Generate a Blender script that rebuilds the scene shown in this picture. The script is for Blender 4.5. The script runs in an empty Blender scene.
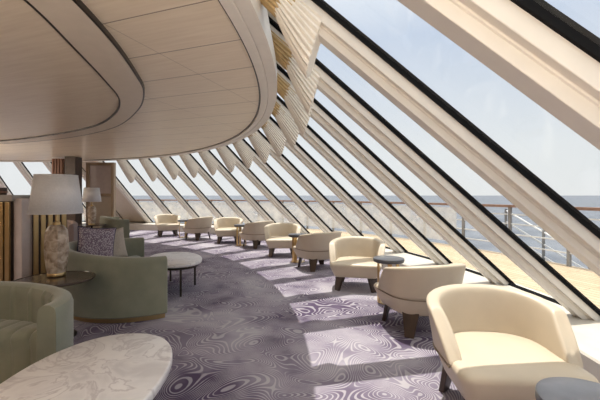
import bpy, math, random
from mathutils import Vector, Matrix, noise
random.seed(4)
PI = math.pi; R_ = math.radians
scene = bpy.context.scene
COL = scene.collection

# ------------------------------------------------------------------ materials
def new_mat(name):
    m = bpy.data.materials.new(name); m.use_nodes = True
    nt = m.node_tree; return m, nt, nt.nodes['Principled BSDF']
def N(nt, kind, **kw):
    n = nt.nodes.new(kind)
    for k, v in kw.items(): setattr(n, k, v)
    return n
def mat(name, col, rough=.5, metal=0, var=.06, scale=8, bump=0, bscale=200, spec=.5, stretch=None, coat=0):
    """plain surface with a little procedural tone variation and fine bump"""
    m, nt, b = new_mat(name)
    tc = N(nt, 'ShaderNodeTexCoord'); mp = N(nt, 'ShaderNodeMapping')
    nt.links.new(tc.outputs['Object'], mp.inputs[0])
    if stretch: mp.inputs['Scale'].default_value = stretch
    nz = N(nt, 'ShaderNodeTexNoise'); nz.inputs['Scale'].default_value = scale; nz.inputs['Detail'].default_value = 4
    nt.links.new(mp.outputs[0], nz.inputs['Vector'])
    rp = N(nt, 'ShaderNodeValToRGB')
    rp.color_ramp.elements[0].position = .3; rp.color_ramp.elements[1].position = .7
    rp.color_ramp.elements[0].color = [max(0, c*(1-var)) for c in col]+[1]
    rp.color_ramp.elements[1].color = [min(1, c*(1+var)) for c in col]+[1]
    nt.links.new(nz.outputs['Fac'], rp.inputs[0]); nt.links.new(rp.outputs[0], b.inputs['Base Color'])
    b.inputs['Roughness'].default_value = rough; b.inputs['Metallic'].default_value = metal
    b.inputs['Specular IOR Level'].default_value = spec; b.inputs['Coat Weight'].default_value = coat
    if bump:
        n2 = N(nt, 'ShaderNodeTexNoise'); n2.inputs['Scale'].default_value = bscale
        nt.links.new(mp.outputs[0], n2.inputs['Vector'])
        bp = N(nt, 'ShaderNodeBump'); bp.inputs['Strength'].default_value = bump; bp.inputs['Distance'].default_value = .01
        nt.links.new(n2.outputs['Fac'], bp.inputs['Height']); nt.links.new(bp.outputs[0], b.inputs['Normal'])
    return m

M = {}
M['leather'] = mat('cream leather', (.52,.44,.34), .42, var=.04, scale=5, bump=.08, bscale=160)
M['piping'] = mat('taupe piping', (.20,.15,.10), .6)
M['walnut'] = mat('dark walnut', (.045,.026,.017), .35, var=.3, scale=14, stretch=(1,1,.15))
M['brass'] = mat('brushed brass', (.62,.43,.20), .3, 1, var=.1, scale=30, stretch=(1,1,.1))
M['dark_top'] = mat('slate grey table top', (.075,.075,.085), .28, var=.25, scale=9)
M['bronze'] = mat('dark bronze', (.035,.028,.024), .35, .6)
M['smoked'] = mat('smoked bronze table top', (.075,.055,.042), .16, .2, var=.2, scale=4)
M['velvet'] = mat('sage green velvet', (.205,.212,.158), .75, var=.12, scale=5, bump=.12, bscale=300, spec=.2)
M['velvet'].node_tree.nodes['Principled BSDF'].inputs['Sheen Weight'].default_value = .35
M['plinth'] = mat('antique brass', (.50,.36,.18), .35, .9)
M['shade'] = mat('grey linen shade', (.64,.645,.665), .85, var=.05, scale=60, bump=.15, bscale=400)
M['cream'] = mat('cream painted metal', (.72,.68,.62), .42, var=.03)
M['frame_white'] = mat('white painted frame', (.74,.73,.71), .4, var=.03)
M['gasket'] = mat('black rubber gasket', (.006,.006,.007), .7, spec=.1)
M['ivory'] = mat('ivory pleated fabric', (.80,.755,.68), .7, var=.03, scale=20)
M['gold_wood'] = mat('golden fluted lining', (.52,.36,.17), .5, var=.15, scale=20)
M['sill'] = mat('pale stone sill', (.50,.46,.41), .45, var=.06, scale=6)
M['wallpaint'] = mat('beige wall panel', (.60,.52,.42), .6, var=.03)
M['taupe'] = mat('taupe veneer', (.36,.27,.19), .5, var=.12, scale=6, stretch=(1,1,.1))
M['dark_brown'] = mat('dark brown panel', (.055,.036,.028), .45, var=.2)
M['red_brown'] = mat('russet timber', (.22,.11,.07), .5, var=.2, stretch=(3,3,.2))
M['greige'] = mat('pinkish grey panel', (.62,.54,.52), .35, var=.05)
M['counter'] = mat('grey beige counter', (.36,.33,.30), .35, var=.1)
M['beige_cloth'] = mat('beige bouclé', (.46,.40,.34), .9, var=.1, scale=60, bump=.3, bscale=180)
M['mauve_cloth'] = mat('mauve brown cloth', (.25,.20,.19), .9, var=.1, scale=60, bump=.3, bscale=180)
M['navy'] = mat('navy piping', (.03,.035,.09), .7)
M['rail_white'] = mat('white rail', (.72,.72,.72), .4)
M['rail_wood'] = mat('varnished teak handrail', (.24,.13,.085), .45, var=.2)
M['grey_steel'] = mat('grey marine steel', (.20,.19,.185), .5)

def marble():
    m, nt, b = new_mat('pale marble')
    tc = N(nt, 'ShaderNodeTexCoord')
    n1 = N(nt, 'ShaderNodeTexNoise'); n1.inputs['Scale'].default_value = 3.2; n1.inputs['Detail'].default_value = 9; n1.inputs['Distortion'].default_value = 1.4
    nt.links.new(tc.outputs['Object'], n1.inputs['Vector'])
    r = N(nt, 'ShaderNodeValToRGB'); e = r.color_ramp.elements
    e[0].position = .34; e[0].color = (.56,.53,.53,1); e[1].position = .62; e[1].color = (.72,.69,.68,1)
    v = e.new(.47); v.color = (.68,.65,.645,1); w = e.new(.50); w.color = (.49,.45,.455,1); x = e.new(.53); x.color = (.69,.66,.655,1)
    nt.links.new(n1.outputs['Fac'], r.inputs[0]); nt.links.new(r.outputs[0], b.inputs['Base Color'])
    b.inputs['Roughness'].default_value = .3
    return m
M['marble'] = marble()

def stone():
    m, nt, b = new_mat('rock crystal')
    tc = N(nt, 'ShaderNodeTexCoord')
    n1 = N(nt, 'ShaderNodeTexNoise'); n1.inputs['Scale'].default_value = 14; n1.inputs['Detail'].default_value = 6; n1.inputs['Distortion'].default_value = .8
    nt.links.new(tc.outputs['Object'], n1.inputs['Vector'])
    r = N(nt, 'ShaderNodeValToRGB'); e = r.color_ramp.elements
    e[0].position = .34; e[0].color = (.20,.135,.085,1); e[1].position = .66; e[1].color = (.56,.47,.38,1)
    nt.links.new(n1.outputs['Fac'], r.inputs[0]); nt.links.new(r.outputs[0], b.inputs['Base Color'])
    b.inputs['Roughness'].default_value = .35
    bp = N(nt, 'ShaderNodeBump'); bp.inputs['Strength'].default_value = .6; bp.inputs['Distance'].default_value = .02
    nt.links.new(n1.outputs['Fac'], bp.inputs['Height']); nt.links.new(bp.outputs[0], b.inputs['Normal'])
    return m
M['stone'] = stone()

def math_n(nt, op, a, b=None, c=None):
    n = N(nt, 'ShaderNodeMath', operation=op)
    for i, v in enumerate((a, b, c)):
        if v is None: continue
        if isinstance(v, (int, float)): n.inputs[i].default_value = v
        else: nt.links.new(v, n.inputs[i])
    return n.outputs[0]

def carpet():
    m, nt, b = new_mat('purple contour carpet')
    tc = N(nt, 'ShaderNodeTexCoord')
    def nz(scale, detail=0, dist=0, off=(0,0,0)):
        mp = N(nt, 'ShaderNodeMapping'); mp.inputs['Location'].default_value = off
        nt.links.new(tc.outputs['Object'], mp.inputs[0])
        n = N(nt, 'ShaderNodeTexNoise'); n.inputs['Scale'].default_value = scale; n.inputs['Detail'].default_value = detail
        n.inputs['Distortion'].default_value = dist
        nt.links.new(mp.outputs[0], n.inputs['Vector']); return n.outputs['Fac']
    swirl = nz(1.5, 1, .5)
    band = math_n(nt, 'SINE', math_n(nt, 'MULTIPLY', swirl, 330))
    breakup = nz(5, 3, 0, (3,1,0))
    thick = math_n(nt, 'MULTIPLY_ADD', breakup, 2.6, -1.05)
    line = N(nt, 'ShaderNodeMapRange'); line.interpolation_type = 'SMOOTHSTEP'
    nt.links.new(band, line.inputs[0]); nt.links.new(thick, line.inputs[1])
    nt.links.new(math_n(nt, 'ADD', thick, .55), line.inputs[2])
    patch = nz(.9, 4, .6, (7,2,0))
    r = N(nt, 'ShaderNodeValToRGB'); e = r.color_ramp.elements
    e[0].position = .36; e[0].color = (.08,.057,.10,1); e[1].position = .66; e[1].color = (.335,.308,.355,1)
    q = e.new(.5); q.color = (.195,.166,.22,1)
    nt.links.new(patch, r.inputs[0])
    r2 = N(nt, 'ShaderNodeValToRGB'); e = r2.color_ramp.elements
    e[0].position = .36; e[0].color = (.31,.285,.32,1); e[1].position = .66; e[1].color = (.42,.395,.42,1)
    nt.links.new(patch, r2.inputs[0])
    mx = N(nt, 'ShaderNodeMix', data_type='RGBA')
    nt.links.new(line.outputs[0], mx.inputs[0]); nt.links.new(r.outputs[0], mx.inputs[6]); nt.links.new(r2.outputs[0], mx.inputs[7])
    nt.links.new(mx.outputs[2], b.inputs['Base Color'])
    b.inputs['Roughness'].default_value = .95; b.inputs['Specular IOR Level'].default_value = .1
    f = nz(260, 2)
    bp = N(nt, 'ShaderNodeBump'); bp.inputs['Strength'].default_value = .35; bp.inputs['Distance'].default_value = .006
    nt.links.new(f, bp.inputs['Height']); nt.links.new(bp.outputs[0], b.inputs['Normal'])
    return m
M['carpet'] = carpet()

def ceiling_mat(name, seams=True):
    m, nt, b = new_mat(name)
    tc = N(nt, 'ShaderNodeTexCoord'); mp = N(nt, 'ShaderNodeMapping')
    mp.inputs['Rotation'].default_value = (0, 0, R_(19.8))
    nt.links.new(tc.outputs['Object'], mp.inputs[0])
    n1 = N(nt, 'ShaderNodeTexNoise'); n1.inputs['Scale'].default_value = 9; n1.inputs['Detail'].default_value = 5
    mp2 = N(nt, 'ShaderNodeMapping'); mp2.inputs['Scale'].default_value = (.25, 3.0, 1)
    nt.links.new(mp.outputs[0], mp2.inputs[0]); nt.links.new(mp2.outputs[0], n1.inputs['Vector'])
    r = N(nt, 'ShaderNodeValToRGB'); e = r.color_ramp.elements
    e[0].position = .3; e[0].color = (.70,.595,.46,1); e[1].position = .7; e[1].color = (.79,.69,.55,1)
    nt.links.new(n1.outputs['Fac'], r.inputs[0])
    out = r.outputs[0]
    if seams:
        sp = N(nt, 'ShaderNodeSeparateXYZ'); nt.links.new(mp.outputs[0], sp.inputs[0])
        def seam(o, period, off, w):
            f = math_n(nt, 'FRACT', math_n(nt, 'MULTIPLY_ADD', o, 1/period, off))
            d = math_n(nt, 'ABSOLUTE', math_n(nt, 'SUBTRACT', f, .5))
            return math_n(nt, 'LESS_THAN', d, w/period/2)
        s = math_n(nt, 'MAXIMUM', seam(sp.outputs[1], .545, .12, .011), math_n(nt, 'MULTIPLY', seam(sp.outputs[0], 1.09, .45, .010), .45))
        mx = N(nt, 'ShaderNodeMix', data_type='RGBA'); mx.inputs[7].default_value = (.27,.21,.16,1)
        nt.links.new(s, mx.inputs[0]); nt.links.new(out, mx.inputs[6]); out = mx.outputs[2]
    nt.links.new(out, b.inputs['Base Color'])
    b.inputs['Roughness'].default_value = .33; b.inputs['Specular IOR Level'].default_value = .5
    return m
M['ceiling'] = ceiling_mat('beige ceiling panels')
M['ceiling_plain'] = ceiling_mat('beige brushed ceiling', False)
M['band'] = mat('pearl grey ceiling band', (.66,.58,.48), .4, var=.03)

def glass():
    m, nt, b = new_mat('window glass'); nt.nodes.remove(b)
    out = nt.nodes['Material Output']
    t = N(nt, 'ShaderNodeBsdfTransparent'); t.inputs[0].default_value = (.93,.95,.96,1)
    g = N(nt, 'ShaderNodeBsdfGlossy'); g.inputs['Roughness'].default_value = .02
    nz = N(nt, 'ShaderNodeTexNoise'); nz.inputs['Scale'].default_value = .7
    mr = N(nt, 'ShaderNodeMapRange'); mr.inputs[3].default_value = .02; mr.inputs[4].default_value = .05
    nt.links.new(nz.outputs['Fac'], mr.inputs[0])
    mx = N(nt, 'ShaderNodeMixShader')
    nt.links.new(mr.outputs[0], mx.inputs[0]); nt.links.new(t.outputs[0], mx.inputs[1]); nt.links.new(g.outputs[0], mx.inputs[2])
    nt.links.new(mx.outputs[0], out.inputs[0]); return m
M['glass'] = glass()

def milky():
    m, nt, b = new_mat('milky glass')
    tc = N(nt, 'ShaderNodeTexCoord'); nz = N(nt, 'ShaderNodeTexNoise'); nz.inputs['Scale'].default_value = 2.5; nz.inputs['Detail'].default_value = 6
    nt.links.new(tc.outputs['Object'], nz.inputs['Vector'])
    mr = N(nt, 'ShaderNodeMapRange'); mr.inputs[1].default_value = .3; mr.inputs[2].default_value = .7; mr.inputs[3].default_value = .22; mr.inputs[4].default_value = .55
    nt.links.new(nz.outputs['Fac'], mr.inputs[0]); nt.links.new(mr.outputs[0], b.inputs['Alpha'])  # whitish panel, opacity varies at random
    b.inputs['Base Color'].default_value = (.85,.84,.82,1); b.inputs['Roughness'].default_value = .3
    return m
M['milky'] = milky()

def speckle_cloth():
    m, nt, b = new_mat('purple speckled cloth')
    tc = N(nt, 'ShaderNodeTexCoord')
    v = N(nt, 'ShaderNodeTexVoronoi'); v.inputs['Scale'].default_value = 70
    nt.links.new(tc.outputs['Object'], v.inputs['Vector'])
    r = N(nt, 'ShaderNodeValToRGB'); e = r.color_ramp.elements
    e[0].position = .30; e[0].color = (.62,.58,.60,1); e[1].position = .46; e[1].color = (.19,.14,.19,1)
    nt.links.new(v.outputs['Distance'], r.inputs[0]); nt.links.new(r.outputs[0], b.inputs['Base Color'])
    b.inputs['Roughness'].default_value = .9; return m
M['speckle'] = speckle_cloth()

def sea_mat():
    m, nt, b = new_mat('sea water')
    tc = N(nt, 'ShaderNodeTexCoord')
    n1 = N(nt, 'ShaderNodeTexNoise'); n1.inputs['Scale'].default_value = .03; n1.inputs['Detail'].default_value = 8
    nt.links.new(tc.outputs['Object'], n1.inputs['Vector'])
    r = N(nt, 'ShaderNodeValToRGB'); e = r.color_ramp.elements
    e[0].position = .35; e[0].color = (.085,.098,.125,1); e[1].position = .65; e[1].color = (.14,.155,.185,1)
    nt.links.new(n1.outputs['Fac'], r.inputs[0]); nt.links.new(r.outputs[0], b.inputs['Base Color'])
    b.inputs['Roughness'].default_value = .55; b.inputs['Specular IOR Level'].default_value = .25
    bp = N(nt, 'ShaderNodeBump'); bp.inputs['Strength'].default_value = .8; bp.inputs['Distance'].default_value = 1.0
    n2 = N(nt, 'ShaderNodeTexNoise'); n2.inputs['Scale'].default_value = .5; n2.inputs['Detail'].default_value = 6
    nt.links.new(tc.outputs['Object'], n2.inputs['Vector'])
    nt.links.new(n2.outputs['Fac'], bp.inputs['Height']); nt.links.new(bp.outputs[0], b.inputs['Normal'])
    return m
M['sea'] = sea_mat()

def deck_mat():
    m, nt, b = new_mat('teak deck')
    tc = N(nt, 'ShaderNodeTexCoord')
    br = N(nt, 'ShaderNodeTexBrick'); br.inputs['Scale'].default_value = 1
    br.inputs['Brick Width'].default_value = 1.8; br.inputs['Row Height'].default_value = .14; br.inputs['Mortar Size'].default_value = .008
    br.inputs['Color1'].default_value = (.40,.30,.195,1); br.inputs['Color2'].default_value = (.46,.355,.24,1); br.inputs['Mortar'].default_value = (.15,.10,.06,1)
    mp = N(nt, 'ShaderNodeMapping'); mp.inputs['Rotation'].default_value = (0,0,R_(70))
    nt.links.new(tc.outputs['Object'], mp.inputs[0]); nt.links.new(mp.outputs[0], br.inputs['Vector'])
    nt.links.new(br.outputs['Color'], b.inputs['Base Color']); b.inputs['Roughness'].default_value = .7
    return m
M['deck'] = deck_mat()

# ------------------------------------------------------------------ object helpers
def tag(o, label=None, cat=None, group=None, kind=None):
    if label: o['label'] = label
    if cat: o['category'] = cat
    if group: o['group'] = group
    if kind: o['kind'] = kind
    return o
class MB:
    def __init__(s): s.v = []; s.f = []
    def add(s, verts, faces):
        o = len(s.v); s.v += [tuple(p) for p in verts]; s.f += [tuple(i+o for i in f) for f in faces]; return s
    def box(s, c, size, rot=None, taper=1.0):
        x, y, z = [d/2 for d in size]
        vs = [Vector((sx*x*(taper if sz < 0 else 1), sy*y*(taper if sz < 0 else 1), sz*z)) for sz in (-1,1) for sx, sy in ((-1,-1),(1,-1),(1,1),(-1,1))]
        if rot is not None: vs = [rot @ p for p in vs]
        return s.add([p+Vector(c) for p in vs], [(3,2,1,0),(4,5,6,7),(0,1,5,4),(1,2,6,5),(2,3,7,6),(3,0,4,7)])
    def loft(s, rings, closed=True, cap0=True, cap1=True):
        """rings: equal-length vertex lists"""
        n = len(rings[0]); vs = [p for r in rings for p in r]; fs = []
        for i in range(len(rings)-1):
            for j in range(n if closed else n-1):
                k = (j+1) % n
                fs.append((i*n+j, i*n+k, (i+1)*n+k, (i+1)*n+j))
        if cap0: fs.append(tuple(range(n-1, -1, -1)))
        if cap1: fs.append(tuple((len(rings)-1)*n+j for j in range(n)))
        return s.add(vs, fs)
    def lathe(s, prof, n=40, c=(0,0,0)):
        rings = [[(c[0]+r*math.cos(2*PI*j/n), c[1]+r*math.sin(2*PI*j/n), c[2]+z) for j in range(n)] for r, z in prof]
        return s.loft(rings)
    def tube(s, pts, r, n=8, closed=False):
        P = [Vector(p) for p in pts]; rings = []; m = len(P)
        up = None
        for i in range(m):
            a = P[i-1] if (i > 0 or closed) else P[0]
            b = P[(i+1) % m] if (i < m-1 or closed) else P[-1]
            t = (b-a).normalized()
            if up is None: up = Vector((0,0,1)) if abs(t.z) < .9 else Vector((1,0,0))
            x = t.cross(up).normalized(); y = x.cross(t).normalized(); up = y
            rings.append([tuple(P[i]+x*r*math.cos(2*PI*j/n)+y*r*math.sin(2*PI*j/n)) for j in range(n)])
        if closed: rings.append(rings[0]); return s.loft(rings, cap0=False, cap1=False)
        return s.loft(rings)
    def build(s, name, material, parent=None, smooth=35, bevel=0, subsurf=0, segs=2):
        me = bpy.data.meshes.new(name); me.from_pydata(s.v, [], s.f); me.update()
        import bmesh
        bm = bmesh.new(); bm.from_mesh(me); bmesh.ops.recalc_face_normals(bm, faces=bm.faces); bm.to_mesh(me); bm.free()
        if smooth:
            for p in me.polygons: p.use_smooth = True
            me.set_sharp_from_angle(angle=R_(smooth))
        me.materials.append(material)
        o = bpy.data.objects.new(name, me); COL.objects.link(o)
        if parent: o.parent = parent
        if bevel:
            b = o.modifiers.new('bevel', 'BEVEL'); b.width = bevel; b.segments = segs; b.limit_method = 'ANGLE'; b.angle_limit = R_(40)
        if subsurf:
            u = o.modifiers.new('sub', 'SUBSURF'); u.levels = subsurf; u.render_levels = subsurf
        return o
def empty(name, loc=(0,0,0), rz=0):
    o = bpy.data.objects.new(name, None); COL.objects.link(o); o.location = loc; o.rotation_euler = (0,0,rz)
    o.empty_display_size = .1; return o
def copy_tree(o, parent=None):
    c = o.copy(); COL.objects.link(c)
    if parent: c.parent = parent
    for ch in [x for x in bpy.data.objects if x.parent == o]: copy_tree(ch, c)
    return c
def facing(fx, fy): return math.atan2(fx, -fy)          # local -Y looks along (fx, fy)

# ------------------------------------------------------------------ the cone of windows
EYE = 1.45
CX, CY, RC, TL = -9.43, 3.225, 11.0, 1.133
TH0, DTH = R_(-5.79), R_(6.277)
K0, K1 = -4, 20
def er(th): return Vector((math.cos(th), math.sin(th), 0))
def et(th): return Vector((-math.sin(th), math.cos(th), 0))
def cone(th, h): return Vector((CX, CY, EYE+h)) + er(th)*(RC-TL*h)
def th_k(k): return TH0+DTH*k
HB, HT = -1.19, 1.78
def nrm_in(th): return -(er(th)+Vector((0,0,TL))).normalized()

def arc_ring(r0, r1, z, a0, a1, n=140):
    mb = MB(); vs = []; fs = []
    for i in range(n+1):
        a = a0+(a1-a0)*i/n
        for r in (r0, r1): vs.append((CX+r*math.cos(a), CY+r*math.sin(a), z))
    for i in range(n): fs.append((2*i, 2*i+1, 2*i+3, 2*i+2))
    return mb.add(vs, fs)
def arc_solid(sec, a0, a1, n=160):
    """sec: closed list of (r, z)"""
    rings = []
    for i in range(n+1):
        a = a0+(a1-a0)*i/n
        rings.append([(CX+r*math.cos(a), CY+r*math.sin(a), z) for r, z in sec])
    return MB().loft(rings)
A0, A1 = th_k(K0), th_k(K1)

def beam_section(k, sec, h0=HB-.1, h1=HT+.15):
    th = th_k(k); e, n = et(th), nrm_in(th)
    rings = []
    for h in (h0, h1):
        p = cone(th, h); rings.append([tuple(p+e*x+n*d) for x, d in sec])
    return MB().loft(rings)
SEC = [(.004,-.005),(.004,.078),(.045,.078),(.045,.088),(.052,.088),(.052,.135),(.165,.135),(.225,.085),(.225,-.005)]
wn = 0
for k in range(K0, K1):
    th, th2 = th_k(k), th_k(k+1)
    e1, e2 = et(th), et(th2)
    wn += 1
    a0, a1 = cone(th, HB)+e1*.1, cone(th, HT)+e1*.1
    b0, b1 = cone(th2, HB)+e2*.02, cone(th2, HT)+e2*.02
    n = nrm_in((th+th2)/2)
    opaque = (k == 13)
    q = MB().loft([[tuple(p) for p in (a0, b0, b1, a1)], [tuple(p-n*.02) for p in (a0, b0, b1, a1)]])
    w = q.build('window_%d' % wn, M['wallpaint'] if opaque else M['glass'], smooth=0); tag(w, kind='structure')
    beam_section(k, SEC).build('mullion', M['cream'], w, smooth=20, bevel=.006)
    beam_section(k, [(-.012,-.03),(-.012,.014),(.09,.014),(.09,-.03)]).build('gasket', M['gasket'], w, smooth=0)
    s = MB(); dz = n*.045
    up = (a1-a0).normalized()*.035
    s.loft([[tuple(a0+dz), tuple(a0+up+dz), tuple(a0+up), tuple(a0)], [tuple(b0+dz), tuple(b0+up+dz), tuple(b0+up), tuple(b0)]])
    s.build('gasket', M['gasket'], w, smooth=0)

# floor, sill, ceiling, walls
fl = arc_solid([(0.02,0),(12.45,0),(12.45,-.12),(0.02,-.12)], A0-.06, A1+.06).build('floor', M['carpet'], smooth=0); tag(fl, kind='structure')
sl = arc_solid([(11.6,.0),(11.6,.235),(11.615,.25),(12.45,.25),(12.45,0)], A0, A1).build('trim_1', M['sill'], smooth=30); tag(sl, kind='structure')
ZC = EYE+1.2
# recess outline on the ceiling plane (metres)
BO = [(-1.30,.60),(-1.34,1.30),(-1.40,2.15),(-1.49,2.80),(-1.65,3.50),(-1.83,4.08),(-2.30,4.94),(-3.20,6.10),(-4.30,6.98),(-5.60,7.68),(-7.1,8.2),(-9,8.5)]
BI = [(-1.60,.60),(-1.62,1.30),(-1.68,2.15),(-1.85,2.92),(-2.03,3.65),(-2.27,4.42),(-2.78,5.25),(-3.65,6.18),(-5.10,7.10),(-6.8,7.85),(-9,8.2)]
def smooth_line(P, n=6):
    out = []
    for i in range(len(P)-1):
        p0 = Vector(P[max(i-1,0)]); p1 = Vector(P[i]); p2 = Vector(P[i+1]); p3 = Vector(P[min(i+2,len(P)-1)])
        for j in range(n):
            t = j/n
            out.append(.5*((2*p1)+(p2-p0)*t+(2*p0-5*p1+4*p2-p3)*t*t+(3*p1-p0-3*p2+p3)*t**3))
    out.append(Vector(P[-1])); return out
def resample(L, n):
    d = [0]
    for a, b in zip(L, L[1:]): d.append(d[-1]+(b-a).length)
    out = []; j = 0
    for i in range(n+1):
        t = d[-1]*i/n
        while j < len(L)-2 and d[j+1] < t: j += 1
        out.append(L[j].lerp(L[j+1], (t-d[j])/(d[j+1]-d[j])))
    return out
bo, bi = [[p*.972 for p in resample(smooth_line(B), 110)] for B in (BO, BI)]
cl = arc_solid([(0.02,ZC),(8.995,ZC),(8.995,ZC+.3),(0.02,ZC+.3)], A0-.06, A1+.06).build('ceiling', M['ceiling'], smooth=0); tag(cl, kind='structure')
arc_solid([(9.012,ZC-.03),(9.085,ZC-.03),(9.092,ZC-.022),(9.10,ZC-.03),(9.2,ZC-.03),(9.2,ZC+.10),(9.12,ZC+.55),(9.012,ZC+.55)], A0-.05, A1+.05).build('trim_2', M['cream'], smooth=30)
tag(bpy.data.objects['trim_2'], kind='structure')
arc_solid([(8.99,ZC-.004),(9.012,ZC-.004),(9.012,ZC+.05),(8.99,ZC+.05)], A0-.05, A1+.05).build('trim_3', M['bronze'], smooth=30)
tag(bpy.data.objects['trim_3'], kind='structure')
rings = []
for p, q in zip(bo, bi):
    rings.append([(p.x,p.y,ZC+.02),(p.x,p.y,ZC-.035),(q.x,q.y,ZC-.035),(q.x,q.y,ZC+.02)])
bd = MB().loft(rings).build('trim_4', M['band'], smooth=40); tag(bd, kind='structure')
def edge_strip(line, w, z0, z1, name, material, sgn):
    rg = []
    for i, p in enumerate(line):
        a = line[max(i-1,0)]; b = line[min(i+1,len(line)-1)]
        t = (b-a).normalized(); nn = Vector((t.y,-t.x))*sgn
        q = p+nn*w
        rg.append([(p.x,p.y,z0),(p.x,p.y,z1),(q.x,q.y,z1),(q.x,q.y,z0)])
    o = MB().loft(rg).build(name, material, smooth=40); tag(o, kind='structure'); return o
edge_strip(bo, .018, ZC-.037, ZC+.02, 'trim_5', M['bronze'], 1)
edge_strip(bi, .018, ZC-.037, ZC+.02, 'trim_6', M['bronze'], -1)
# inside the band the ceiling is a plain brushed panel
pv = [(p.x,p.y,ZC-.012) for p in bi]; pv += [(-9.2,.6,ZC-.012)]
nn = len(pv)
pn = MB().add(pv+[(x,y,ZC-.002) for x,y,z in pv], [tuple(range(nn)), tuple(range(2*nn-1,nn-1,-1))]+[(i,(i+1)%nn,(i+1)%nn+nn,i+nn) for i in range(nn)])
o = pn.build('ceiling_panel', M['ceiling_plain'], smooth=0); tag(o, kind='structure')
# roof closing the slot above the glass
rf = arc_solid([(8.9,ZC+.5),(9.35,ZC+.5),(9.0,ZC+.85),(8.7,ZC+.85)], A0-.05, A1+.05).build('roof', M['cream'], smooth=0); tag(rf, kind='structure')
def radial_wall(a, name, side):
    e = er(a); t = et(a)*side
    pts = []
    for dt in (0, .15):
        o = Vector((CX,CY,0))+t*dt
        pts.append([tuple(o), tuple(o+e*12.9), tuple(o+e*(RC+TL*1.2)+Vector((0,0,.25))), tuple(o+e*(RC-TL*1.9)+Vector((0,0,EYE+1.9))), tuple(o+Vector((0,0,EYE+1.9)))])
    w = MB().loft(pts).build(name, M['taupe'], smooth=0); tag(w, kind='structure')
radial_wall(A0+R_(.3), 'wall_back', -1)
radial_wall(A1-R_(.3), 'wall_left', 1)

# ------------------------------------------------------------------ fluted sleeves at the heads of the beams
ORD = ['nearest the camera']+[w+' from the near end' for w in ('second','third','fourth','fifth','sixth','seventh','eighth','ninth')]+[w+' from the far end' for w in ('fifth','fourth','third','second')]
def sleeve(k, label):
    th = th_k(k); e, n, a = et(th), nrm_in(th), None
    deg = math.degrees(th)
    hb = 1.19-.40*max(0, min(1, deg/76))
    ht = 1.62
    root = empty('pleated_sleeve', cone(th, ht)+e*.14)
    tag(root, label, 'window sleeve', 'pleated sleeves along the ceiling edge')
    inv = Vector(root.location)
    def shell(h0, h1, w, c0, c1, ns, tip, nfl, amp):
        """fluted U-shaped shield: its sides meet the beam, its nose hangs steeper than the beam"""
        rings = []
        for i in range(ns+1):
            t = i/ns; ring = []; c = c0+(c1-c0)*t
            leg = max(.01, c-.05); L = 2*leg+PI*w; na = nfl*6
            for j in range(na+1):
                q = L*j/na
                if q < leg: x, y, nx, ny = -w, .05+q, -1, 0
                elif q > L-leg: x, y, nx, ny = w, .05+(L-q), 1, 0
                else:
                    al = PI*(q-leg)/(PI*w); nx, ny = -math.cos(al), math.sin(al); x, y = w*nx, c+w*ny
                f = amp*math.cos(2*PI*nfl*j/na)
                p = cone(th, h0+(h1-h0)*t-tip*t*(y-.05))+e*(.115+x+nx*f)+n*(y+ny*f)
                ring.append(tuple(p-inv))
            rings.append(ring)
        return rings
    def mk(name, material, cap, *args):
        mb = MB(); mb.loft(shell(*args), closed=False, cap0=False, cap1=cap)
        o = mb.build(name, material, root, smooth=60)
        so = o.modifiers.new('thick', 'SOLIDIFY'); so.thickness = .008; so.offset = 1
    mk('pleated_shade', M['ivory'], True, ht-.22, hb, .108, .07, .27, 12, .30, 19, .008)
    mk('gilded_lining', M['gold_wood'], False, ht+.08, ht-.30, .105, .05, .10, 4, 0, 13, .008)
kk = list(range(0, 14))
for i, k in enumerate(kk):
    if k < 13: lab = 'ivory pleated sleeve over the window beam head, '+ORD[i]
    else: lab = 'ivory pleated sleeve at far end, above the sloping beige wall panel'
    sleeve(k, lab)

# ------------------------------------------------------------------ outside
dk = arc_solid([(12.45,-.02),(15.6,-.02),(15.6,-.4),(12.45,-.4)], A0, A1).build('deck', M['deck'], smooth=0); tag(dk, kind='structure')
sea = MB().add([(-15000,-15000,-22),(15000,-15000,-22),(15000,15000,-22),(-15000,15000,-22)], [(0,1,2,3)]).build('sea', M['sea'], smooth=0); tag(sea, kind='structure')
rail = empty('deck_railing', (CX+15.5, CY, 0)); inv = Vector(rail.location)
tag(rail, 'white ship railing with a teak handrail along the outer deck edge', 'railing')
def arc_pts(r, z, a0, a1, n): return [(CX+r*math.cos(a0+(a1-a0)*i/n)-inv.x, CY+r*math.sin(a0+(a1-a0)*i/n)-inv.y, z) for i in range(n+1)]
RA0, RA1 = R_(-16), R_(118)
rings = []
for i in range(121):
    a = RA0+(RA1-RA0)*i/120
    rings.append([(CX+r*math.cos(a)-inv.x, CY+r*math.sin(a)-inv.y, z) for r, z in ((15.42,1.15),(15.58,1.15),(15.58,1.21),(15.42,1.21))])
MB().loft(rings).build('handrail', M['rail_wood'], rail, smooth=30)
for z in (.25, .5, .75, .98):
    MB().tube(arc_pts(15.5, z, RA0, RA1, 120), .016, 6).build('rail', M['rail_white'], rail)
gl = MB().loft([[(CX+r*math.cos(a)-inv.x, CY+r*math.sin(a)-inv.y, z) for r, z in ((15.46,.1),(15.47,.1),(15.47,1.1),(15.46,1.1))] for a in [R_(26)+(RA1-R_(26))*i/90 for i in range(91)]])
gl.build('glass_balustrade', M['milky'], rail, smooth=30)
np_ = 26
for i in range(np_+1):
    a = RA0+(RA1-RA0)*i/np_
    p = Vector((CX+15.5*math.cos(a), CY+15.5*math.sin(a), .58))-inv
    MB().box(p, (.06,.06,1.2), Matrix.Rotation(a,3,'Z')).build('post', M['grey_steel'], rail, smooth=0)
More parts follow.
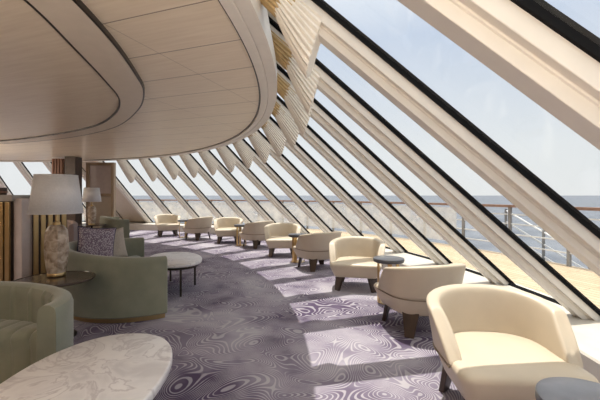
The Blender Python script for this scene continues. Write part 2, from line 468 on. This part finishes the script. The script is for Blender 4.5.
# sloping stair rail beyond the deck edge
st = empty('stair_railing', (6.6,8.6,-.5)); iv = Vector(st.location)
tag(st, 'white stair railing sloping down beyond the deck at the right', 'railing')
p0, p1 = Vector((6.0,10.2,1.0)), Vector((7.6,6.2,-1.1))
for dz in (0, -.32, -.64, -.96):
    MB().tube([tuple(p0+Vector((0,0,dz))-iv), tuple(p1+Vector((0,0,dz))-iv)], .022, 6).build('rail', M['rail_white'], st)
for i in range(5):
    p = p0.lerp(p1, i/4)
    MB().box(p-Vector((0,0,.6))-iv, (.05,.05,1.3)).build('post', M['grey_steel'], st, smooth=0)
MB().loft([[tuple(q+Vector((x,y,z))-iv) for x,y,z in ((-.04,0,-1.1),(.9,.3,-1.1),(.9,.3,-1.35),(-.04,0,-1.35))] for q in (p0, p1)]).build('stringer', M['grey_steel'], st, smooth=0)

# ------------------------------------------------------------------ tub armchairs
def chair_proto():
    root = empty('tub_armchair')
    def outline(w, yf, yb, n=56, rf=.07):
        """closed plan: straight front, rounded back"""
        pts = []; m = n//2
        for i in range(m+1):                       # back half ellipse, right -> left
            a = PI*i/m
            ca, sa = math.cos(a), math.sin(a)
            pts.append((w*math.copysign(abs(ca)**.8, ca), .02+(yb-.02)*abs(sa)**.8))
        q = n//8
        for i in range(1, q+1):
            pts.append((-w, .02+(yf+rf-.02)*i/q))
        for i in range(1, 5):
            a = PI+PI/2*i/4; pts.append((-w+rf+rf*math.cos(a), yf+rf+rf*math.sin(a)))
        for i in range(1, 8): pts.append((-w+rf+(2*w-2*rf)*i/8, yf))
        for i in range(0, 4):
            a = 1.5*PI+PI/2*i/4; pts.append((w-rf+rf*math.cos(a), yf+rf+rf*math.sin(a)))
        for i in range(0, q): pts.append((w, yf+rf+(.02-yf-rf)*i/q))
        return pts
    rings = []
    for z, w, yf, yb in ((.205,.29,-.29,.24),(.21,.315,-.325,.27),(.235,.33,-.345,.29),(.32,.362,-.375,.325),(.375,.385,-.395,.35),(.395,.385,-.395,.35),(.415,.374,-.384,.34),(.426,.34,-.35,.31),(.433,.25,-.25,.22),(.436,.10,-.1,.1)):
        rings.append([(x,y,z) for x,y in outline(w,yf,yb)])
    MB().loft(rings).build('seat', M['leather'], root, smooth=50)
    # wrap-around shell
    nu, levels = 44, 9
    def path(u, v, off):
        """u 0..1 right tip -> back -> left tip; v height 0..1; off outward"""
        w = .352+.052*v; yb = .315+.075*v
        ytip = -.235+.25*v**1.3
        L1 = .02-ytip; arc = PI*(w+yb)/2*.97; tot = 2*L1+arc; s = u*tot
        if s < L1: x, y, nx, ny = w, ytip+s, 1, 0
        elif s > tot-L1: x, y, nx, ny = -w, ytip+(tot-s), -1, 0
        else:
            a = PI*(s-L1)/arc; ca, sa = math.cos(a), math.sin(a)
            x, y = w*math.copysign(abs(ca)**.86, ca), .02+(yb-.02)*abs(sa)**.86
            nx, ny = ca/w, sa/yb; l = math.hypot(nx,ny); nx/=l; ny/=l
        bulge = .012*math.sin(PI*v)
        return x+nx*(off-bulge*(off<0)), y+ny*(off-bulge*(off<0))
    rings = []
    us = [0,.006,.02]+[.02+.96*i/nu for i in range(1,nu)]+[.98,.994,1]
    for ui, u in enumerate(us):
        zt = .68+.075*math.sin(PI*u)**.8
        zb = .385
        edge = 0.55 if ui in (0,len(us)-1) else (.9 if ui in (1,len(us)-2) else 1)
        th = .046*edge
        ring = []
        vs_ = [0,.08,.25,.45,.65,.82,.93]
        def pt(v, off, dz=0):
            x, y = path(u, v, off); return (x, y, zb+(zt-zb)*v+dz)
        for v in vs_: ring.append(pt(v, th))
        ring += [pt(.98, th*.75), pt(1, 0), pt(.98, -th*.75)]
        for v in reversed(vs_): ring.append(pt(v, -th))
        rings.append(ring)
    MB().loft(rings).build('backrest', M['leather'], root, smooth=60, subsurf=1)
    pp = []
    for i in range(60):
        x, y = path(.012+.976*i/59, .02, .044); pp.append((x, y, .389))
    MB().tube(pp, .007, 6).build('piping', M['piping'], root)
    for sx, sy in ((1,-1),(-1,-1),(1,1),(-1,1)):
        bx, by = sx*.235, (-.25 if sy < 0 else .20)
        ang = math.atan2(sy, sx)+PI/2
        rm = Matrix.Rotation(ang, 3, 'Z')
        mb = MB(); rr = []
        for z, w, off in ((.24,.085,0),(0,.045,.055)):
            o = Vector((math.cos(ang-PI/2), math.sin(ang-PI/2), 0))*off
            rr.append([tuple(Vector((bx,by,z))+o+rm@Vector((a*w, b*.02, 0))) for a,b in ((-1,-1),(1,-1),(1,1),(-1,1))])
        mb.loft(rr).build('leg', M['walnut'], root, smooth=0, bevel=.004)
    return root
CH = [ # x, y, facing, label
 ((1.33,2.35),(-.06,-1),'large cream leather tub armchair nearest the camera, its open seat facing the viewer'),
 ((1.32,3.86),(-.25,.97),'cream tub armchair turned away, just behind the nearest armchair'),
 ((.90,5.55),(-.22,-.97),'cream tub armchair facing the camera across the second small table'),
 ((.36,6.95),(-.50,.87),'cream tub armchair turned away, beyond the second chair facing the camera'),
 ((-.42,8.45),(.02,-1),'cream tub armchair with seat in view, behind the third small table'),
 ((-1.18,9.75),(-.72,.69),'cream tub armchair turned away, standing before the fourth small table'),
 ((-2.2,10.75),(.15,-.99),'cream tub armchair facing the camera behind the fourth small table'),
 ((-3.33,11.5),(-.85,.52),'cream tub armchair turned away, next to the farthest small table'),
 ((-4.75,12.55),(.45,-.9),'farthest cream tub armchair, at the end of the window row'),
]
proto = chair_proto()
for i, ((x,y),(fx,fy),lab) in enumerate(CH):
    o = proto if i == 0 else copy_tree(proto)
    o.location = (x,y,0); o.rotation_euler = (0,0,facing(fx,fy))
    tag(o, lab, 'armchair', 'cream tub armchairs along the windows')

# ------------------------------------------------------------------ small drink tables
def drink_table():
    root = empty('drink_table')
    MB().lathe([(.0,.545),(.19,.545),(.203,.552),(.207,.565),(.207,.588),(.203,.597),(.195,.60),(0,.60)], 48).build('table_top', M['dark_top'], root, smooth=40)
    MB().lathe([(.0,.0),(.15,.0),(.15,.012),(0,.012)], 40).build('base_plate', M['brass'], root, smooth=30)
    for i in range(3):
        a = 2*PI*i/3+.5
        MB().box((.145*math.cos(a), .145*math.sin(a), .279), (.012,.06,.534), Matrix.Rotation(a,3,'Z')).build('leg', M['brass'], root, smooth=0, bevel=.002)
    return root
DT = [((1.215,1.44),'grey topped small round table in the bottom right corner'),
      ((1.20,4.74),'small round table between the second and third armchairs'),
      ((-.05,7.62),'small round table with brass legs between the fourth and fifth armchairs'),
      ((-1.70,10.1),'small round table with brass legs between the sixth and seventh armchairs'),
      ((-3.98,12.0),'farthest small round table, beside the last armchair')]
tp = drink_table()
for i, ((x,y),lab) in enumerate(DT):
    o = tp if i == 0 else copy_tree(tp)
    o.location = (x,y,0); o.rotation_euler = (0,0,.7*i); tag(o, lab, 'table', 'drink tables between the armchairs')

# ------------------------------------------------------------------ oval marble coffee tables
def coffee_table():
    root = empty('coffee_table')
    def oval(s, z, n=72, ax=.41, ay=.63):
        out = []
        for j in range(n):
            a = 2*PI*j/n; c, q = math.cos(a), math.sin(a)
            out.append(((ax-s)*math.copysign(abs(c)**.92,c), (ay-s)*math.copysign(abs(q)**.92,q), z))
        return out
    MB().loft([oval(.02,.425),oval(.004,.430),oval(0,.44),oval(0,.468),oval(.004,.476),oval(.014,.48)]).build('table_top', M['marble'], root, smooth=50)
    MB().loft([oval(.06,.385),oval(.05,.385),oval(.05,.425),oval(.06,.425)]).build('apron', M['bronze'], root, smooth=40)
    for x, y in ((.0,-.54),(.33,.06),(-.33,.06),(.0,.54)):
        MB().box((x,y,.20), (.03,.03,.40)).build('leg', M['bronze'], root, smooth=0, bevel=.003)
    return root
ct = coffee_table(); ct.location = (-1.14,1.84,0); ct.rotation_euler = (0,0,R_(3))
tag(ct, 'oval marble coffee table in the left foreground beside the near sofa', 'coffee table', 'oval marble coffee tables')
c2 = copy_tree(ct); c2.scale = (.94,.94,1); c2.location = (-1.94,5.44,0); c2.rotation_euler = (0,0,R_(28))
tag(c2, 'white oval marble table on dark legs beyond the green sofa arm', 'coffee table', 'oval marble coffee tables')

# ------------------------------------------------------------------ crescent sofas
def sofa(name, mid, f, half, D, label, chan=True, rise=.075, zr=.725, bulge=.10, cloth='velvet'):
    root = empty(name, (mid[0],mid[1],0), facing(*f)); tag(root, label, 'sofa', 'curved lounge sofas')
    T = .13
    def ell(a, w, d):
        c, s = math.cos(a), math.sin(a)
        return (w*math.copysign(abs(c)**.9,c), d*abs(s)**.9)
    n = 264; rings = []
    us = [-.0]+[i/n for i in range(1,n)]+[1]
    for i, u in enumerate(us):
        a = PI*u
        zt = zr+rise*math.sin(a)**1.5
        g = 0
        if chan and .06 < u < .94:
            t = (u*15) % 1; g = .018*max(0, 1-abs(t-.5)/.12)
        end = .8 if i in (0, len(us)-1) else 1
        ring = []
        for z, q in ((.06,0),(.3,0),(.55,0),(zt-.06,0),(zt-.02,.012),(zt,.045)):
            x, y = ell(a, half-q, D-q); ring.append((x,y,z))
        for z, q in ((zt,T-.045),(zt-.02,T-.012),(zt-.06,T+g),(.6,T+g),(.45,T+g),(.06,T)):
            x, y = ell(a, half-q, D-q); ring.append((x,y,z))
        rings.append(ring)
    # front ends are squared off a little ahead of the chord
    r0 = [(x, y-.06, z) for x,y,z in rings[0]]; r1 = [(x, y-.06, z) for x,y,z in rings[-1]]
    rings = [r0]+rings+[r1]
    MB().loft(rings).build('backrest', M[cloth], root, smooth=50, bevel=.018, segs=3)
    # seat: profile swept across x
    nx = 150; rr = []; W = half-T-.004
    for i in range(nx+1):
        x = -W+2*W*i/nx
        d = (D-T)*max(.0, 1-abs(x/(W+.004))**2.2)**(1/2.2)-.004
        d = max(d, -bulge+.12)
        t = (x/.135+.5) % 1; g = .014*max(0, 1-abs(t-.5)/.15) if chan else 0
        yf = -bulge-.03*(1-(x/W)**2)
        rr.append([(x,d,.06),(x,d,.425-g*.5),(x,d*.5+yf*.5,.44-g),(x,yf+.07,.44-g),(x,yf+.02+g,.425-g*.7),(x,yf+g,.385),(x,yf+.012+g,.30),(x,yf+.02+g*.5,.06)])
    MB().loft(rr).build('seat', M[cloth], root, smooth=50)
    pl = []
    for z in (.0,.06):
        pl.append([(*ell(PI*i/60, half-.05, D-.05), z) for i in range(61)]+[(-half+.06,-.04,z),(half-.06,-.04,z)])
    MB().loft(pl).build('plinth', M['plinth'], root, smooth=40)
    return root
def basis(mid, f):
    r = facing(*f); return Vector((math.cos(r),math.sin(r),0)), Vector((-math.sin(r),math.cos(r),0))
sofa('curved_sofa', (-2.80,2.42), (.03,-1), 1.13, .62, 'sage green channelled sofa in the left foreground behind the marble table', rise=.02, zr=.695, bulge=-.13)
sofa('curved_sofa', (-2.18,5.05), (.86,.51), 1.13, 1.07, 'sage green curved sofa in the middle holding the speckled and beige cushions', chan=False, bulge=0)
sofa('curved_sofa', (-5.6,11.0), (.8,.6), .85, .6, 'sage green curved sofa in the background, right of the far lamp', chan=False)
sofa('curved_sofa', (-6.2,8.6), (.2,-1), .6, .7, 'mauve brown curved sofa in the background, only its back showing behind the large lamp', chan=False, cloth='mauve_cloth')

# cushions
def cushion(w, h, t, material, loc, rot, label, pipe=None):
    root = empty('cushion', loc); root.rotation_euler = rot
    tag(root, label, 'cushion', 'scatter cushions on the green sofas')
    n = 18; mb = MB(); rings = []
    grid = {}
    vs, fs = [], []
    for side in (1,-1):
        for i in range(n+1):
            for j in range(n+1):
                a, b = 2*i/n-1, 2*j/n-1
                pinch = 1-.07*(abs(a)**2)*(1-abs(b))-.0
                x = a*w/2*(1-.08*(1-b*b)*abs(a)); z = b*h/2*(1-.08*(1-a*a)*abs(b))
                y = side*t/2*max(0,(1-a**4))**.5*max(0,(1-b**4))**.5
                y += .006*noise.noise(Vector((a*3,b*3,side)))*(1-a*a)*(1-b*b)
                vs.append((x,y,z+h/2))
    def idx(s,i,j): return s*(n+1)**2+i*(n+1)+j
    for s in (0,1):
        for i in range(n):
            for j in range(n): fs.append((idx(s,i,j),idx(s,i+1,j),idx(s,i+1,j+1),idx(s,i,j+1)))
    o = mb.add(vs, fs).build('cover', material, root, smooth=80)
    import bmesh
    bm = bmesh.new(); bm.from_mesh(o.data); bmesh.ops.remove_doubles(bm, verts=bm.verts, dist=.0005); bmesh.ops.recalc_face_normals(bm, faces=bm.faces); bm.to_mesh(o.data); bm.free()
    if pipe:
        pts = []
        for e in range(4):
            for i in range(n):
                q = 2*i/n-1
                a, b = ((q,-1),(1,q),(-q,1),(-1,-q))[e]
                pts.append((a*w/2*(1-.08*(1-b*b)*abs(a)), 0, h/2+b*h/2*(1-.08*(1-a*a)*abs(b))))
        MB().tube(pts, .007, 6, closed=True).build('piping', pipe, root)
    return root
cushion(.50,.55,.15,M['speckle'],(-2.90,4.94,.445),(R_(-5),R_(6),facing(.75,-.66)),'purple and white speckled cushion with navy piping on the middle sofa',M['navy'])
cushion(.48,.48,.15,M['beige_cloth'],(-2.86,5.36,.445),(R_(-7),R_(-6),facing(.72,-.5)),'plain beige cushion just behind the speckled one')

# ------------------------------------------------------------------ side tables and lamps
def side_table(loc, label):
    root = empty('side_table', loc); tag(root, label, 'side table', 'dark round side tables')
    MB().lathe([(0,.575),(.345,.575),(.357,.58),(.362,.59),(.36,.60),(.352,.603),(.348,.597),(0,.597)], 64).build('table_top', M['smoked'], root, smooth=40)
    MB().lathe([(0,0),(.19,0),(.19,.015),(.03,.03),(.025,.05),(.025,.56),(.06,.575),(0,.575)], 40).build('pedestal', M['bronze'], root, smooth=40)
    return root
side_table((-2.50,3.57,0), 'dark bronze round side table carrying the large lamp')
side_table((-5.95,10.0,0), 'dark round side table under the background lamp')
def lamp(loc, label, seed):
    root = empty('table_lamp', loc); tag(root, label, 'lamp', 'table lamps with grey shades')
    MB().lathe([(0,0),(.082,0),(.085,.006),(.085,.03),(.08,.036),(0,.036)], 40).build('base', M['plinth'], root, smooth=40)
    rings = []; n = 14
    for z, r in ((.036,.085),(.06,.092),(.15,.098),(.25,.104),(.34,.106),(.43,.106),(.48,.098),(.51,.08),(.528,.062),(.535,.04)):
        rings.append([((r*(1+.13*noise.noise(Vector((math.cos(2*PI*j/n)*1.8,math.sin(2*PI*j/n)*1.8,z*6+seed)))))*math.cos(2*PI*j/n),
                       (r*(1+.13*noise.noise(Vector((math.cos(2*PI*j/n)*1.8+9,math.sin(2*PI*j/n)*1.8,z*6+seed)))))*math.sin(2*PI*j/n), z) for j in range(n)])
    MB().loft(rings).build('body', M['stone'], root, smooth=18)
    MB().lathe([(0,.53),(.035,.53),(.035,.56),(.012,.57),(.012,.72),(0,.72)], 20).build('neck', M['plinth'], root, smooth=40)
    s = MB().lathe([(.243,.655),(.193,1.055)], 64)
    s.f = [f for f in s.f if len(f) == 4]
    o = s.build('lamp_shade', M['shade'], root, smooth=60)
    so = o.modifiers.new('thick','SOLIDIFY'); so.thickness = .004; so.offset = -1
    MB().tube([(.1925*math.cos(2*PI*i/48),.1925*math.sin(2*PI*i/48),1.054) for i in range(48)], .004, 6, closed=True).build('shade_rim', M['shade'], root)
    MB().tube([(.2425*math.cos(2*PI*i/48),.2425*math.sin(2*PI*i/48),.656) for i in range(48)], .004, 6, closed=True).build('shade_rim', M['shade'], root)
    MB().tube([(-.1925,0,1.04),(.1925,0,1.04)], .004, 6).tube([(0,-.1925,1.04),(0,.1925,1.04)], .004, 6).tube([(0,0,.71),(0,0,1.04)], .005, 6).build('shade_carrier', M['plinth'], root)
    return root
lamp((-2.56,3.68,.603), 'large table lamp with grey shade and rough stone body, left foreground', 1)
lamp((-5.95,10.0,.603), 'distant table lamp with grey shade, far behind the cushions', 5)

# ------------------------------------------------------------------ slatted bar unit at the left
bar = empty('bar_counter', (-4.3,5.2,0)); tag(bar, 'brass slatted bar counter with a grey top at the left edge', 'bar counter')
def bar_run(p, q, top, parent, slat_m):
    p = Vector(p+(0,)); q = Vector(q+(0,)); d = (q-p); L = d.length; d.normalize(); nrm = Vector((d.y,-d.x,0))
    org = Vector(bar.location)
    rm = Matrix.Rotation(math.atan2(d.y,d.x),3,'Z')
    c = (p+q)/2-nrm*.25-org
    MB().box(c+Vector((0,0,top/2-.03)), (L,.5,top-.06), rm).build('carcass', M['dark_brown'], parent, smooth=0)
    MB().box(c+Vector((0,0,top-.015)), (L+.06,.56,.09), rm).build('worktop', M['counter'], parent, smooth=0, bevel=.008)
    ns = int(L/.08)
    for i in range(ns):
        o = p+d*(L*(i+.5)/ns)+nrm*.018-org
        MB().box(o+Vector((0,0,top/2-.03)), (.06,.036,top-.08), rm).build('slat', slat_m, parent, smooth=0, bevel=.006)
bar_run((-5.2,4.95), (-4.12,5.0), 1.42, bar, M['plinth'])
MB().box(Vector((-4.05,5.12,.70))-Vector(bar.location), (.12,.2,1.40)).build('corner_post', M['greige'], bar, smooth=0, bevel=.008)
bar_run((-3.98,5.2), (-3.66,5.5), 1.38, bar, M['plinth'])
bk = empty('ice_bucket', (-4.42,5.18,1.45)); tag(bk, 'dark round bucket on the bar counter', 'bucket')
MB().lathe([(0,0),(.06,0),(.066,.01),(.07,.1),(.07,.108),(.062,.108),(.06,.02),(0,.02)], 32).build('body', M['dark_brown'], bk, smooth=40)
MB().lathe([(.0715,.03),(.0725,.03),(.0735,.06),(.0725,.06)], 32).build('band', M['red_brown'], bk, smooth=40)
sl2 = empty('counter_lamp', (-4.0,5.5,1.416)); tag(sl2, 'small grey lampshade on the bar behind the large lamp', 'lamp')
MB().lathe([(0,0),(.05,0),(.05,.008),(.008,.012),(.008,.06),(0,.06)], 24).build('base', M['plinth'], sl2)
o = MB().lathe([(.075,.03),(.055,.14)], 40); o.f = [f for f in o.f if len(f) == 4]
o = o.build('lamp_shade', M['shade'], sl2); so = o.modifiers.new('thick','SOLIDIFY'); so.thickness = .004

# ------------------------------------------------------------------ screen, column and cabinet at the far left
sc = empty('partition_screen', (-6.70,11.78,0)); tag(sc, 'tan framed partition with a pinkish grey panel beside the sloping beige wall', 'partition')
for x in (-.42,.42): MB().box((x,0,1.27), (.10,.14,2.54)).build('post', M['taupe'], sc, smooth=0, bevel=.006)
for z in (2.49, 1.45, .06): MB().box((0,0,z), (.74,.12,.10)).build('cross_rail', M['taupe'], sc, smooth=0, bevel=.006)
MB().box((0,.01,1.97), (.74,.03,.94)).build('panel', M['greige'], sc, smooth=0)
MB().box((0,.01,.755), (.74,.03,1.29)).build('panel', M['wallpaint'], sc, smooth=0)
cm = empty('column', (-7.12,11.0,0)); tag(cm, 'dark brown square column behind the lamps', 'column')
MB().box((0,0,1.32), (.34,.34,2.64)).build('shaft', M['dark_brown'], cm, smooth=0, bevel=.01)
MB().box((0,0,.05), (.40,.40,.10)).build('base', M['bronze'], cm, smooth=0, bevel=.01)
cb = empty('slatted_cabinet', (-7.62,11.1,0)); tag(cb, 'tall russet timber cabinet left of the dark column', 'cabinet')
MB().box((0,.05,1.3), (.36,.3,2.6)).build('body', M['red_brown'], cb, smooth=0)
for i in range(4): MB().box((-.132+.088*i,-.115,1.3), (.045,.03,2.56)).build('slat', M['red_brown'], cb, smooth=0, bevel=.005)

# ------------------------------------------------------------------ light
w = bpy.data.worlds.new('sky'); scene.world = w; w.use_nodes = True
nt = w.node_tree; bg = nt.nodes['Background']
tc = N(nt, 'ShaderNodeTexCoord'); sp = N(nt, 'ShaderNodeSeparateXYZ'); nt.links.new(tc.outputs['Generated'], sp.inputs[0])
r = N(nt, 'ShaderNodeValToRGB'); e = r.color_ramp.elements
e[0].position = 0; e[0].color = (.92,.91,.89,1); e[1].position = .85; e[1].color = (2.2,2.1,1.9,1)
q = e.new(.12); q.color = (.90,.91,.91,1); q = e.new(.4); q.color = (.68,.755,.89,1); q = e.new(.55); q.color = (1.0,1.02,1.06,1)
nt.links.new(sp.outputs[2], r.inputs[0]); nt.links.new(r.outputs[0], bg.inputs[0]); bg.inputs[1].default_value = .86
sd = bpy.data.lights.new('sun', 'SUN'); sd.energy = 5.2; sd.angle = R_(.6); sd.color = (1,.93,.82)
so = bpy.data.objects.new('sun', sd); COL.objects.link(so)
shift = Vector((.06,-.22,-1)).normalized()
so.rotation_euler = shift.to_track_quat('-Z','Y').to_euler(); so.location = (-3,10,20)

def ceiling_fill(x, y, size, watts):  # fill lights added out of view, without fixtures, to lift the interior
    l = bpy.data.lights.new('ceiling_fill', 'AREA'); l.shape = 'DISK'; l.size = size; l.energy = watts; l.color = (1,.88,.75)
    o = bpy.data.objects.new('ceiling_fill', l); COL.objects.link(o); o.location = (x, y, ZC-.06)
for x, y, sz, wt in ((-3.2,.2,1.2,4),(-6.3,3.2,1.4,45),(-9.5,8.0,1.6,80),(-.3,-1.2,1.2,18)): ceiling_fill(x, y, sz, wt)

def upward_fill(x, y, size, watts):
    """unseen fill pointing up, added to brighten the ceiling; no fixtures"""
    l = bpy.data.lights.new('upward_fill', 'AREA'); l.shape = 'DISK'; l.size = size; l.energy = watts; l.color = (1,.87,.70)
    o = bpy.data.objects.new('upward_fill', l); COL.objects.link(o); o.location = (x, y, 1.3); o.rotation_euler = (PI, 0, 0)
for a in ((.5,-1.0,.8,105),(-2.2,-.6,.8,32),(-9.6,7.4,.8,130)): upward_fill(*a)

# ------------------------------------------------------------------ camera
cd = bpy.data.cameras.new('camera'); cam = bpy.data.objects.new('camera', cd); COL.objects.link(cam)
cd.sensor_width = 36; cd.lens = 36*350/600; cd.shift_y = -5/600; cd.clip_start = .05; cd.clip_end = 40000
cam.location = (0,0,EYE); cam.rotation_euler = (R_(90),0,0); scene.camera = cam
vs = scene.view_settings; vs.view_transform = 'Standard'; vs.look = 'None'; vs.gamma = 1; vs.exposure = .28; vs.use_curve_mapping = False
scene.cycles.max_bounces = 10; scene.cycles.diffuse_bounces = 6; scene.cycles.transparent_max_bounces = 16
scene.cycles.use_denoising = True
